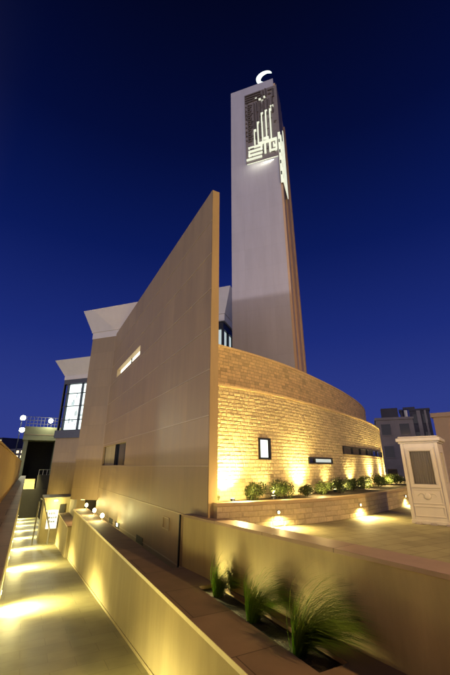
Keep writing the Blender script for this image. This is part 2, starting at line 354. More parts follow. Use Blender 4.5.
# ============================================================ RETAINING WALL
t = thing('retaining_wall', W(8, rwp(8), -3), 'brown plastered retaining wall with pinkish stone coping holding up the plaza', 'retaining wall')
aN = -10; aF = 12.05; RZ = -1.5
b = MB(); b.prism([W(aN, rwp(aN), 0), W(aN, rwp(aN)+.5, 0), W(aF, rwp(aF)+.5, 0), W(aF, rwp(aF), 0)], -6, RZ-.08); b.build('wall', M['render_dark'], t)
b = MB(); b.prism([W(aN, rwp(aN)-.03, 0), W(aN, rwp(aN)+.86, 0), W(aF, rwp(aF)+.6, 0), W(aF, rwp(aF)-.03, 0)], RZ-.077, RZ)
M['brown_coping'].node_tree.nodes['Principled BSDF'].inputs['Specular IOR Level'].default_value = .15
M['pink_coping'] = paver('pink_coping', (.40, .28, .20), (0, 0, R(-28-6.3)), 40, 1.9, .01, .5, .12)
b.build('coping', M['pink_coping'], t, bevel=.006)
CAM_SCALE[0] = 1.0

# ============================================================ BIG BLADE WALL
BW0, BW1, BP, BT = 9.6, 27.45, 4.56, .3
t = thing('blade_wall', W(18, BP, -3), 'huge brown panelled blade wall rising to a sharp corner beside the minaret', 'wall')
zb = -7.0
b = MB()
holes = [(20.2-BW0, 27.0-BW0, .05-zb, 1.28-zb), (18.9-BW0, 25.2-BW0, 5.95-zb, 6.52-zb)]
wall_with_holes(b, W(BW0, BP, zb), D, Z, N*BT, holes, BW1-BW0, 10.02-zb)
b.build('panels', M['panel_blade'], t)
b = MB()
for k in range(-2, 7):
    z = k*1.435
    ae = BW1
    segs = [(BW0, ae)]
    if k == 0: pass
    for s0, s1 in segs: b.box(W(s0, BP-.014, z-.016), D*(s1-s0), N*.014, Z*.032)
b.build('joint_strips', M['strip'], t)
b = MB(); b.box(W(BW0-.006, BP+.01, zb), D*-.02, N*(BT-.02), Z*(10.0-zb)); b.build('end_facing', M['blade_edge'], t)
w = MB(); w.box(W(20.2, BP+.2, .05), D*6.8, N*.04, Z*1.23); wf = w.build('window', M['dark_glass'], t)
w = MB()
for x in (20.2, 23.1, 23.5, 26.94): w.box(W(x, BP+.12, .05), D*.07, N*.075, Z*1.23)
w.build('frame', M['dark_metal'], wf)
w = MB(); w.box(W(23.55, BP+.13, .05), D*3.3, N*.05, Z*1.23); w.build('shutter', M['render'], wf)
w = MB(); w.box(W(18.9, BP+.27, 5.95), D*6.3, N*.03, Z*.57); sl = w.build('light_slot', M['slot_lit'], t)
w = MB(); w.box(W(21.8, BP+.2, 5.95), D*.06, N*.06, Z*.57); w.build('mullion', M['dark_metal'], sl)
w = MB(); w.box(W(12.62, BP-.02, -2.05), D*.03, N*.018, Z*.38)
w.box(W(13.25, BP-.02, -2.05), D*.03, N*.018, Z*.38); w.box(W(12.65, BP-.02, -2.05), D*.6, N*.018, Z*.03); w.box(W(12.65, BP-.02, -1.70), D*.6, N*.018, Z*.03)
w.build('access_panel', M['strip'], t)
w = MB(); w.box(W(11.55, BP-.05, -3), D*.06, N*.048, Z*1.55); w.build('corner_strip', M['dark_metal'], t)
for x in (15.6, 19.9, 21.6):
    w = MB(); w.box(W(x, BP-.016, -2.99), D*1.0, N*.014, Z*.26); w.build('vent', M['gloom'], t)

# ============================================================ MAIN BUILDING (behind the blade wall)
B0 = Vector((-10.96, 27.04, 0)); BL = 11.6; BD = 14.2
def Bp(e1, e2, z): return B0+E1*e1+E2*e2+Z*z
def cornice(mb, O, L, Dp, z0, z1, o, inset=.0):
    """flared cornice ring around rectangle O..L x Dp"""
    c = lambda k, z: [O+E1*(-k)+E2*(-k)+Z*z, O+E1*(L+k)+E2*(-k)+Z*z, O+E1*(L+k)+E2*(Dp+k)+Z*z, O+E1*(-k)+E2*(Dp+k)+Z*z]
    prof = [(.03, z0), (.03, z0+.55), (.10, z0+.55), (.10, z0+.62), (o, z1), (o-.3, z1), (o-.3, z1-.15)]
    rings = [c(k, z) for k, z in prof]
    for r0, r1 in zip(rings, rings[1:]):
        for j in range(4): mb.quad(r0[j], r0[(j+1) % 4], r1[(j+1) % 4], r1[j])
    mb.poly(rings[-1]); mb.poly(rings[0][::-1])
t = thing('prayer_hall', Bp(4, 0, -3), 'tall brown building block with flared white cornice behind the blade wall', 'building')
b = MB(); b.prism([Bp(0, 0, 0), Bp(BL, 0, 0), Bp(BL, BD, 0), Bp(0, BD, 0)], -2.2, 7.9); b.build('wall', M['panel_hall'], t)
b = MB(); b.prism([Bp(0, 0, 0), Bp(9.2, 0, 0), Bp(9.2, BD, 0), Bp(0, BD, 0)], 7.9, 9.84); b.build('upper_wall', M['panel_hall'], t)
b = MB(); cornice(b, B0, BL, BD, 9.84, 12.2, .72); b.build('cornice', M['cornice'], t)
b = MB(); b.prism([Bp(9.2, .25, 0), Bp(BL-.25, .25, 0), Bp(BL-.25, BD, 0), Bp(9.2, BD, 0)], 7.9, 9.3); gw = b.build('corner_window', M['dark_glass'], t)
b = MB(); b.prism([Bp(9.2, .1, 0), Bp(BL-.1, .1, 0), Bp(BL-.1, BD, 0), Bp(9.2, BD, 0)], 9.3, 9.83)
for e in (9.25, 10.4, 11.4): b.box(Bp(e, .1, 7.9), E1*.12, E2*.14, Z*1.4)
for e in (1.2, 2.6, 4.2): b.box(Bp(BL-.24, e, 7.9), E1*.14, E2*.14, Z*1.4)
b.build('frame', M['dark_metal'], gw)
b = MB(); b.box(Bp(11.0, .22, 7.92), E1*.3, E2*.02, Z*1.36)
for e in (.35, 1.4, 2.8): b.box(Bp(BL-.245, e, 7.92), E1*.02, E2*.75, Z*1.36)
b.build('lit_pane', M['glass_pale'], gw)
# undercroft below the overhang
b = MB(); b.prism([W(31.4, 3.75, 0), W(31.4, 5.2, 0), W(36, 5.2, 0), W(36, 3.75, 0)], -9, -2.2); b.build('lower_wall', M['render'], t)
b = MB(); b.prism([W(30.9, 4.35, 0), W(30.9, 5.0, 0), W(31.38, 5.0, 0), W(31.38, 4.35, 0)], -3.3, -2.21); b.build('doorway', M['gloom'], t)
b = MB(); b.box(Bp(.5, .5, -2.26), E1*.3, E2*.3, Z*.05); b.build('soffit_light', M['lamp_warm'], t)
lamp('soffit_beam', 'POINT', Bp(.65, .65, -2.5), (0, 0, -1), 120, WARM, t, shadow_soft_size=.12)

# ============================================================ REAR WING
C0 = Vector((-19.6, 41.6, 0))
def Cp(e1, e2, z): return C0+E1*e1+E2*e2+Z*z
t = thing('rear_wing', Cp(2, 0, -9), 'narrow rear block with tall lit corner window under its own white cornice', 'building')
b = MB(); b.prism([Cp(.1, 0, 0), Cp(8, 0, 0), Cp(8, 9, 0), Cp(.1, 9, 0)], -12, 3.0); b.build('wall', M['panel_hall'], t)
b = MB(); b.prism([Cp(0, -.25, 0), Cp(8, -.25, 0), Cp(8, 9, 0), Cp(0, 9, 0)], 3.0, 3.85); b.build('sill_band', M['dark_metal'], t)
b = MB(); cornice(b, C0, 8, 9, 9.84, 12.15, 1.0); b.build('cornice', M['cornice'], t)
b = MB(); b.prism([Cp(.3, .3, 0), Cp(8, .3, 0), Cp(8, 9, 0), Cp(.3, 9, 0)], 3.85, 9.5); gw = b.build('window', M['dark_glass'], t)
b = MB(); b.box(Cp(.75, .27, 3.95), E1*3.1, E2*.02, Z*5.3); b.build('lit_pane', M['glass_lit'], gw)
b = MB(); b.prism([Cp(0, 0, 0), Cp(8, 0, 0), Cp(8, 9, 0), Cp(0, 9, 0)], 9.3, 9.83)
for e in (0, .62, 2.75, 3.7): b.box(Cp(e, 0, 3.85), E1*.14, E2*.3, Z*5.45)
for z in (5.0, 6.6, 8.1): b.box(Cp(.14, .14, z), E1*7.8, E2*.1, Z*.09)
b.build('frame', M['dark_metal'], gw)
for q in range(14):
    b = MB()
    x = .9+random.random()*2.5; z = 4.1+random.random()*4.6; b.box(Cp(x, .24, z), E1*(.1+random.random()*.35), E2*.02, Z*(.15+random.random()*.6)); b.build('interior_shape', M['glass_pale'], gw)
# plaster joints
b = MB(); b.box(Cp(.1, -.015, .4), E1*7.8, E2*.012, Z*.03); b.box(Cp(2.4, -.015, -5), E1*.03, E2*.012, Z*5.4); b.build('joint_strips', M['strip'], t)
lamp('foot_beam', 'SPOT', Cp(1.6, -1.2, -5.6), (0.02, .12, 1), 700, PATHC, t, spot_size=R(70), spot_blend=1, shadow_soft_size=.1)

# ============================================================ MINARET
M0 = Vector((3.81, 18.79, 0)); ML, MD = 3.6, 4.4
def Mp(e1, e2, z): return M0+E1*e1+E2*e2+Z*z
t = thing('minaret', Mp(-1.8, 2, -2), 'tall white square minaret tower with script lattice near its top', 'minaret')
b = MB()
base = [Mp(-ML, 0, 0), Mp(.16, 0, 0), Mp(.16, MD, 0), Mp(-ML, MD, 0)]
top = [Mp(-ML+.06, 0, 0), Mp(0, 0, 0), Mp(0, MD, 0), Mp(-ML+.06, MD, 0)]
i = 0; b.v += [Vector((p.x, p.y, -6)) for p in base]+[Vector((p.x, p.y, 29)) for p in top]
b.f += [[3, 2, 1, 0], [4, 5, 6, 7], [0, 1, 5, 4], [1, 2, 6, 5], [2, 3, 7, 6], [3, 0, 4, 7]]; b.t += [1]*6
b.build('shaft', M['white_plaster'], t)
b = MB()
for e in (0.0, 1.75, 2.25, 4.0):
    q = [Mp(.165, e, 0), Mp(.30, e, 0), Mp(.30, e+.4, 0), Mp(.165, e+.4, 0)]; qt = [Mp(.005, e, 0), Mp(.14, e, 0), Mp(.14, e+.4, 0), Mp(.005, e+.4, 0)]
    k = len(b.v); b.v += [Vector((p.x, p.y, -6)) for p in q]+[Vector((p.x, p.y, 28.4)) for p in qt]
    b.f += [[k+j for j in fc] for fc in ([3, 2, 1, 0], [4, 5, 6, 7], [0, 1, 5, 4], [1, 2, 6, 5], [2, 3, 7, 6], [3, 0, 4, 7])]; b.t += [1]*6
b.build('side_ribs', M['lamp_toned_rib'], t)
# script lattice: front panel
SX0, SX1, SZ0, SZ1 = -2.35, .10, 20.75, 27.95
fr = MB(); fr.box(Mp(SX0, -.14, SZ0), E1*(SX1-SX0), E2*.03, Z*(SZ1-SZ0)); scr = fr.build('lattice_screen', M['screen'], t)
NX, NZ = 22, 52
cw = (SX1-SX0)/NX; ch = (SZ1-SZ0)/NZ
dim = MB(); lit = MB()
def st(x0, z0, x1, z1, m=None, d=.09):   # stroke in grid cells, z from the bottom
    m = dim if m is None else m
    m.box(Mp(SX0+x0*cw, -.14-d, SZ0+z0*ch), E1*((x1-x0)*cw), E2*(d-.002), Z*((z1-z0)*ch))
for z in (50.2, 48.4, 46.6, 44.8): st(.5, z, 12, z+.8)
st(13, 44, 13.8, 51); st(15, 45, 15.8, 51.5); st(17, 46, 19, 46.8); st(17, 49, 21, 49.8); st(20, 43, 20.8, 49)
for k in range(9):       # chain of small rings at the left
    z = 42-k*3.2
    st(2, z, 4.6, z+.6); st(2, z-1.9, 4.6, z-1.3); st(2, z-1.3, 2.6, z); st(4, z-1.3, 4.6, z)
    st(.6, z-.6, 1.3, z)
for x in (6.2, 8.0, 9.8): st(x, 15, x+.8, 43)
for x in (10.4, 12.9, 15.4, 19.0):
    st(x, 31, x+1.0, 43)
for x, z1 in ((6.2, 22), (8.6, 27), (11.6, 33), (14.4, 34), (17.4, 34)):   # tall lit letters
    st(x, 11.5, x+.75, z1, lit, .12)
    st(x, z1-1.0, x+1.6, z1, lit, .121)
st(18.2, 35.5, 20.4, 36.6, lit); st(10.5, 43.8, 12.0, 44.8, lit); st(14.0, 44.6, 15.2, 45.6, lit); st(8, 45.6, 9.2, 46.4, lit); st(12.6, 42.1, 13.8, 43, lit)
for z in (9.6, 6.9, 4.2): st(2.0, z, 11.5, z+.75, lit, .12)
st(2, 4.2, 3.0, 6, lit, .119); st(10.4, 6.9, 11.5, 10.5, lit, .119); st(9.5, 10.6, 21.3, 11.8, lit, .122); st(12.7, 3.4, 13.9, 11, lit, .118)
st(12.7, 13.2, 16, 14.2, lit, .12); st(15.2, 11.7, 16, 13.3, lit, .119); st(16.0, 3.6, 17.2, 10.6, lit, .118)
st(16, 3.4, 21, 4.5, lit, .12); st(18.6, 6.2, 21.2, 7.3, lit, .12); st(20.2, 4.5, 21.2, 10.7, lit, .119); st(18.6, 7.3, 19.4, 8.8, lit, .118); st(0.6, 1.6, 11, 2.4, lit, .115)
for q in range(70):       # fine filler lattice over the whole panel
    x = random.randrange(0, 21); z = random.randrange(2, 50)
    if q % 2: st(x+.35, z, x+.6, min(51.5, z+2+random.random()*4), None, .05)
    else: st(x, z+.3, min(21.8, x+1+random.random()*2), z+.65, None, .051)
dim.build('script_stroke', M['lattice_dark'], scr); lit.build('lit_script', M['kufic_lit'], scr)
b = MB(); b.box(Mp(SX0+.05, -.11, SZ0+.02), E1*(SX1-SX0-.1), E2*.09, Z*.06); b.build('light_strip', M['kufic_lit'], scr)
lamp('strip_glow', 'AREA', Mp(-1.0, -.22, SZ0-.1), (0, .5, -1), 9, (1, .95, .65), t, shape='RECTANGLE', size=2.3, size_y=.08)
# side panel
fr = MB(); fr.box(Mp(.22, -.14, 18.2), E1*.03, E2*1.7, Z*9.8); sc2 = fr.build('side_screen', M['screen'], t)
b = MB()
for e in (.1, .7, 1.3): b.box(Mp(.25, e, 18.3), E1*.05, E2*.22, Z*(4.6 if e < 1 else 6.4))
for z in (18.2, 19.2, 20.2, 21.2, 22.2): b.box(Mp(.25, -.13, z), E1*.045, E2*1.7, Z*.34)
b.build('lit_script', M['kufic_lit'], sc2)
b = MB(); b.box(Mp(.02, -.145, 18.2), E1*.22, E2*.02, Z*9.7); b.build('screen_return', M['screen'], sc2)
b = MB(); b.box(Mp(.10, -.165, 18.2), E1*.17, E2*.018, Z*4.7); rt = b.build('lit_return', M['kufic_lit'], sc2)
for z in (18.9, 19.9, 20.9, 21.9):
    b = MB(); b.box(Mp(.13, -.185, z), E1*.08, E2*.02, Z*.3); b.build('return_hole', M['gloom'], sc2)
# crescent finial
t = thing('crescent_finial', Mp(-.75, .4, 29), 'small glowing crescent moon finial on top of the minaret', 'crescent')
b = MB(); b.tube([Mp(-.75, .4, 29), Mp(-.75, .4, 29.5)], .05); b.build('post', M['steel'], t)
b = MB(); cc = Mp(-.75, .4, 30.08); outer = []; inner = []
Rr, r2, off, dirn = .68, .56, .26, R(-28)
axx = E1*math.cos(0)
def cp(x, z, e): return cc+E1*x+Z*z+E2*e
n = 40; oc = Vector((math.cos(dirn)*off, math.sin(dirn)*off))
# intersection half-angle
dd = off; ca = (dd*dd+Rr*Rr-r2*r2)/(2*dd*Rr); tha = math.acos(ca); cb = (dd*dd+r2*r2-Rr*Rr)/(2*dd*r2); thb = math.acos(cb)
for k in range(n+1):
    a = dirn+tha+(2*math.pi-2*tha)*k/n; outer.append((math.cos(a)*Rr, math.sin(a)*Rr))
    a = dirn+thb+(2*math.pi-2*thb)*k/n; inner.append((oc.x+math.cos(a)*r2, oc.y+math.sin(a)*r2))
for e, sgn in ((-.06, 1), (.06, -1)):
    for k in range(n):
        q = [cp(*outer[k], e), cp(*outer[k+1], e), cp(*inner[k+1], e), cp(*inner[k], e)]; b.poly(q if sgn > 0 else q[::-1])
for k in range(n):
    b.quad(cp(*outer[k], -.06), cp(*outer[k], .06), cp(*outer[k+1], .06), cp(*outer[k+1], -.06)); b.quad(cp(*inner[k], .06), cp(*inner[k], -.06), cp(*inner[k+1], -.06), cp(*inner[k+1], .06))
b.build('crescent', M['crescent'], t)

# ============================================================ CURVED STONE HALL
def catmull(P, step=.1):
    P = [Vector((p[0], p[1], 0)) for p in P]; out = []
    Q = [P[0]*2-P[1]]+P+[P[-1]*2-P[-2]]
    for i in range(1, len(Q)-2):
        a, b_, c, d = Q[i-1], Q[i], Q[i+1], Q[i+2]; n = 24
        for k in range(n):
            u = k/n; out.append(.5*((2*b_)+(c-a)*u+(2*a-5*b_+4*c-d)*u*u+(3*b_-a-3*c+d)*u**3))
    out.append(P[-1]); res = [out[0]]; acc = 0
    ds = [0]
    for a, b_ in zip(out, out[1:]): ds.append(ds[-1]+(b_-a).length)
    tot = ds[-1]; m = max(2, int(tot/step)); j = 0; res = []
    for k in range(m+1):
        s = tot*k/m
        while j < len(ds)-2 and ds[j+1] < s: j += 1
        u = (s-ds[j])/max(1e-9, ds[j+1]-ds[j]); res.append(out[j].lerp(out[j+1], u))
    return res, tot
class Curve:
    def __init__(s, P): s.p, s.L = catmull(P); s.n = len(s.p)-1
    def at(s, x):
        x = max(0, min(s.L, x)); k = min(int(x/s.L*s.n), s.n-1); u = x/s.L*s.n-k; return s.p[k].lerp(s.p[k+1], u)
    def nrm(s, x):     # outward, towards the camera side
        d = (s.at(x+.15)-s.at(x-.15)).normalized(); return Vector((d.y, -d.x, 0))
    def near(s, q): return min(range(s.n+1), key=lambda k: (s.p[k]-Vector((q[0], q[1], 0))).length)*s.L/s.n
LC = Curve([(-.42, 11.27), (1.4, 12.75), (3.28, 14.75), (6.2, 18.4), (8.6, 21.7), (10.6, 25.0), (12.2, 28.4), (12.6, 31.0), (11.8, 34), (9.5, 37.5)])
UC = Curve([(-.40, 11.40), (1.3, 12.88), (3.12, 14.85), (6.0, 18.7), (8.5, 22.6), (10.4, 26.2), (11.6, 29.4), (11.7, 31.6), (10.8, 34), (9.0, 37)])
PC = Curve([(-.22, 10.42), (1.2, 11.04), (2.6, 11.72), (4.1, 12.75), (5.8, 14.4), (7.9, 16.8), (10.2, 19.9), (12.6, 23.5), (14.6, 27.5), (15.3, 30)])
def strip(mb, C, z0, z1, off0=0, off1=-.4, step=.5, x1=None):
    L_ = C.L if x1 is None else x1; n = int(L_/step)
    for k in range(n):
        a, c = L_*k/n, L_*(k+1)/n; A0 = C.at(a)+C.nrm(a)*off0; A1 = C.at(c)+C.nrm(c)*off0; B0_ = C.at(a)+C.nrm(a)*off1; B1_ = C.at(c)+C.nrm(c)*off1
        z = lambda p, h: p+Z*h
        mb.quad(z(A0, z0), z(A1, z0), z(A1, z1), z(A0, z1)); mb.quad(z(A0, z1), z(A1, z1), z(B1_, z1), z(B0_, z1))
        mb.quad(z(B1_, z0), z(B0_, z0), z(B0_, z1), z(B1_, z1)); mb.quad(z(A1, z0), z(A0, z0), z(B0_, z0), z(B1_, z0))
        if k == 0: mb.quad(z(B0_, z0), z(A0, z0), z(A0, z1), z(B0_, z1))
        if k == n-1: mb.quad(z(A1, z0), z(B1_, z0), z(B1_, z1), z(A1, z1))
def blocks(mb, C, z0, z1, rh, bw, depth, rough, holes=(), x0=0, x1=None):
    """split-faced blocks laid in running bond on a curved wall"""
    L_ = C.L if x1 is None else x1; nr = round((z1-z0)/rh); rh = (z1-z0)/nr; g_ = .012
    for r in range(nr):
        x = x0-random.random()*bw
        while x < L_:
            w = bw*(.6+random.random()*.8); a, c = max(x, x0), min(x+w, L_); x += w
            if c-a < .05: continue
            za, zb_ = z0+r*rh, z0+(r+1)*rh
            cut = False
            for h in holes:
                if za < h[3]-.02 and zb_ > h[2]+.02 and a < h[1] and c > h[0]:
                    if a < h[0]-.06: c = h[0]
                    elif c > h[1]+.06: a = h[1]
                    else: cut = True
            if cut or c-a < .04: continue
            nx, nz = 4, 3; i = len(mb.v); dp = depth*(.7+random.random()*.6); tl = random.gauss(0, rough*.5); tint = .88+random.random()*.24
            if random.random() < .12: tint *= .8
            for kz in range(nz+1):
                for kx in range(nx+1):
                    u, v = kx/nx, kz/nz; s_ = a+g_/2+(c-a-g_)*u; edge = kx in (0, nx) or kz in (0, nz)
                    d = 0.004 if edge else dp+random.uniform(-rough, rough)+tl*(v-.5)
                    zz = za+g_/2+(zb_-za-g_)*(v if kz in (0, nz) else (.18 if kz == 1 else .82))
                    if kx == 1: s_ = a+g_/2+(c-a-g_)*.1
                    if kx == nx-1: s_ = a+g_/2+(c-a-g_)*.9
                    mb.v.append(C.at(s_)+C.nrm(s_)*d+Z*zz)
            for kz in range(nz):
                for kx in range(nx):
                    q = i+kz*(nx+1)+kx; mb.f.append([q, q+1, q+nx+2, q+nx+1]); mb.t.append(tint)
t = thing('curved_stone_hall', (3, 17, -1.62), 'curved limestone hall wall in two tiers lit gold by uplights below the minaret', 'building')
b = MB(); strip(b, LC, -1.7, 2.57); b.build('lower_wall', M['mortar'], t)
b = MB(); strip(b, UC, 2.5, 3.96); b.build('upper_wall', M['mortar'], t)
sx = lambda q: LC.near(q)
wins = [(sx((1.16, 12.55)), sx((1.56, 12.92)), .22, .92), (sx((3.37, 14.86)), sx((4.83, 16.62)), .09, .34), (sx((5.77, 17.8)), sx((10.9, 25.6)), .55, .92)]
b = MB(); blocks(b, LC, -.98, 2.5,  .12, .25, .015, .006, wins, x1=LC.L-5); b.build('stone_facing', M['limestone'], t)
b = MB(); strip(b, LC, 2.5, 2.58, .05, -.1); b.build('ledge', M['limestone_smooth'], t)
b = MB(); blocks(b, UC, 2.585, 3.93, .12, .25, .012, .004, x1=UC.L-4); b.build('upper_facing', M['limestone_smooth'], t)
b = MB(); strip(b, UC, 3.93, 4.02, .03, -.4); b.build('parapet_cap', M['limestone_smooth'], t)
b = MB(); pl = [UC.at(UC.L*k/30)-UC.nrm(UC.L*k/30)*.2 for k in range(31)]+[Bp(BL+.1, 13, 0), Bp(BL+.05, .05, 0)]
b.prism(pl, 3.5, 3.8); b.build('roof', M['grey_build'], t)
for k, h in enumerate(wins):
    n = max(1, int((h[1]-h[0])/.5)); w = MB()
    for j in range(n):
        a, c = h[0]+(h[1]-h[0])*j/n, h[0]+(h[1]-h[0])*(j+1)/n
        w.quad(LC.at(a)+LC.nrm(a)*.008+Z*h[2], LC.at(c)+LC.nrm(c)*.008+Z*h[2], LC.at(c)+LC.nrm(c)*.008+Z*h[3], LC.at(a)+LC.nrm(a)*.008+Z*h[3])
    wf = w.build('window', M['dark_glass'], t)
    w = MB(); fw = .05 if k < 2 else .035
    for j in range(n):
        a, c = h[0]+(h[1]-h[0])*j/n, h[0]+(h[1]-h[0])*(j+1)/n
        for za, zb_ in ((h[2], h[2]+fw), (h[3]-fw, h[3])):
            O = LC.at(a)+LC.nrm(a)*.01+Z*za; w.box(O, LC.at(c)-LC.at(a), LC.nrm(a)*.05, Z*(zb_-za))
    ms = [h[0], h[1]-fw] if k == 0 else ([h[0], h[0]+.5, h[1]-fw] if k == 1 else [h[0]+(h[1]-h[0]-fw)*q/7 for q in range(8)])
    for s_ in ms: w.box(LC.at(s_)+LC.nrm(s_)*.012+Z*h[2], LC.at(s_+fw)-LC.at(s_), LC.nrm(s_)*.052, Z*(h[3]-h[2]))
    w.build('frame', M['dark_metal'], wf)
    if k < 2:
        w = MB(); a, c = (h[0]+.07, h[1]-.12) if k == 0 else (h[0]+.62, h[1]-.1)
        q = [LC.at(a)+LC.nrm(a)*.02, LC.at(c)+LC.nrm(c)*.02]
        w.quad(q[0]+Z*(h[2]+.06), q[1]+Z*(h[2]+.06), q[1]+Z*(h[3]-.06), q[0]+Z*(h[3]-.06)); w.build('lit_pane', M['glass_lit'] if k == 0 else M['glass_pale'], wf)

# low planter in front of the curved wall
t = thing('stone_planter', (3, 13, -1.62), 'low curved limestone planter at the foot of the curved hall holding a row of shrubs', 'planter')
b = MB(); strip(b, PC, -1.7, -1.03, 0, -.35); b.build('wall', M['mortar'], t)
b = MB(); blocks(b, PC, -1.62, -1.04, .145, .42, .012, .006, x1=PC.L); b.build('stone_facing', M['limestone'], t)
b = MB(); strip(b, PC, -1.03, -.95, .03, -.33); b.build('coping', M['stone_trim'], t)
b = MB()
n = 40
for k in range(n):
    a, c = k/n, (k+1)/n
    b.quad(PC.at(PC.L*a)-PC.nrm(PC.L*a)*.3-Z*1.0, PC.at(PC.L*c)-PC.nrm(PC.L*c)*.3-Z*1.0, LC.at(LC.L*.86*c)-Z*1.0, LC.at(LC.L*.86*a)-Z*1.0)
b.build('soil', M['soil'], t)

# planter wall lights shining on the paving
proto = None
for k, (q, lab) in enumerate((((1.56, 11.2), 'small round wall light in the stone planter face nearest the blade wall'),
        ((4.6, 13.2), 'small round wall light in the middle of the stone planter face'),
        ((7.9, 16.8), 'small round wall light at the far end of the stone planter, behind the kiosk'))):
    s_ = PC.near(q); nn = PC.nrm(s_); base = PC.at(s_)+nn*.02+Z*-1.25
    if proto is None:
        L = thing('planter_light', base, lab, 'wall light', 'round lights in the stone planter face')
        b = MB(); b.lathe(base, [(.06, 0), (.06, .04), (.045, .05)], 16, nn); b.build('housing', M['steel'], L)
        b = MB(); b.lathe(base, [(.04, .051), (.03, .06)], 12, nn); b.build('lens', M['lamp_warm'], L)
        lamp('beam', 'SPOT', base+nn*.16+Z*.02, nn*.5-Z*1, 330, (1, .75, .27), L, spot_size=R(165), spot_blend=.8, shadow_soft_size=.03)
        proto = L
    else: copy_thing(proto, base, lab, math.atan2(nn.y, nn.x)-rz0)
    if k == 0: rz0 = math.atan2(nn.y, nn.x)
# uplights
ups = [((-.02, 11.62), 1.5, 'bright ground uplight at the foot of the curved wall next to the blade wall'), ((1.25, 12.65), .25, 'ground uplight under the small square window of the curved wall'),
       ((2.75, 14.15), 1.0, 'ground uplight beside the small round shrub left of the strip window'), ((4.25, 15.95), .35, 'ground uplight under the lit strip window of the curved wall'),
       ((6.15, 18.3), 1.0, 'ground uplight under the left end of the long window band'), ((8.2, 21.1), .9, 'ground uplight under the middle of the long window band'),
       ((9.9, 23.9), 1.0, 'ground uplight under the right end of the long window band'), ((11.2, 26.3), .8, 'farthest ground uplight where the curved wall turns away')]
for k, (q, e, lab) in enumerate(ups):
    s_ = LC.near(q); nn = LC.nrm(s_); base = LC.at(s_)+nn*.42-Z*1.0
    L = thing('ground_uplight', base, lab, 'uplight', 'uplights along the foot of the curved wall')
    b = MB(); b.lathe(base, [(.07, 0), (.075, .10), (.06, .10)], 14, Z-nn*.1); b.build('housing', M['dark_metal'], L)
    b = MB(); b.lathe(base, [(.055, .102), (.05, .108)], 12, Z-nn*.1); b.build('lens', M['lamp_warm'], L)
    lamp('beam', 'SPOT', base+Z*.16, Z-nn*.22, 880*e, WARM, L, spot_size=R(120), spot_blend=1, shadow_soft_size=.04)
    lamp('spill', 'POINT', base+Z*.25+nn*.45, Z, 120*e, WARM, L, shadow_soft_size=.06)

# ============================================================ PLANTS
def shrub_mesh(parent, seed, r=.26, h=.42):
    random.seed(seed); c = Vector(parent['_o']); b = MB()
    for k in range(7):
        a = random.random()*6.3; b.tube([c, c+Vector((math.cos(a)*r*.3, math.sin(a)*r*.3, h*.5)), c+Vector((math.cos(a)*r*.6, math.sin(a)*r*.6, h*.8))], .01, 5, .004)
    b.build('stem', M['bark'], parent); b = MB()
    cl = [(Vector((random.gauss(0, .45)*r, random.gauss(0, .45)*r, h*(.35+.45*random.random()))), r*(.4+.3*random.random())) for _ in range(11)]
    for k in range(2400):
        cc_, rr = random.choice(cl); d = Vector((random.gauss(0, 1), random.gauss(0, 1), random.gauss(0, 1))).normalized()
        p = c+cc_+d*rr*(.55+.5*random.random()); u = Vector((random.gauss(0, 1), random.gauss(0, 1), random.gauss(0, 1))).normalized(); w = u.cross(d).normalized()
        l_ = .022+.02*random.random(); q = l_*.45; u = (u*.6+d*.4).normalized()
        b.quad(p, p+u*l_*.5+w*q, p+u*l_, p+u*l_*.5-w*q, random.random()**1.5)
    b.build('foliage', M['leaf'], parent)
shr = [((-.35, 10.95), .7, 'small dark shrub tucked against the end of the blade wall'), ((.95, 11.95), 1.25, 'larger bushy shrub left below the small square window'),
       ((1.95, 12.65), 1.2, 'bushy shrub right below the small square window'), ((2.9, 13.35), .95, 'small round shrub lit from behind by an uplight'),
       ((3.75, 14.3), 1.15, 'rounded shrub under the left end of the lit strip window'), ((4.65, 15.4), 1.2, 'rounded shrub under the right end of the lit strip window'),
       ((5.6, 16.5), 1.25, 'rounded shrub left of the tall beam under the long window band'), ((6.6, 17.8), 1.35, 'broad shrub standing right against the tall beam of light'),
       ((7.8, 19.2), 1.35, 'rounded shrub beneath the middle of the long window band'), ((9.2, 21.0), 1.4, 'rounded shrub just left of the far narrow beam of light'), ((10.4, 22.8), 1.4, 'farthest shrub of the stone planter, partly lit, beside the kiosk')]
st0 = random.getstate(); protos = []
for k, (q, s_, lab) in enumerate(shr):
    base = (q[0], q[1], -1.0)
    if k < 3:
        o = thing('shrub', base, lab, 'shrub', 'shrubs in the curved stone planter'); shrub_mesh(o, 20+k, .27, .42); o.scale = (s_,)*3; protos.append(o)
    else: copy_thing(protos[k % 3], base, lab, k*1.7, s_)
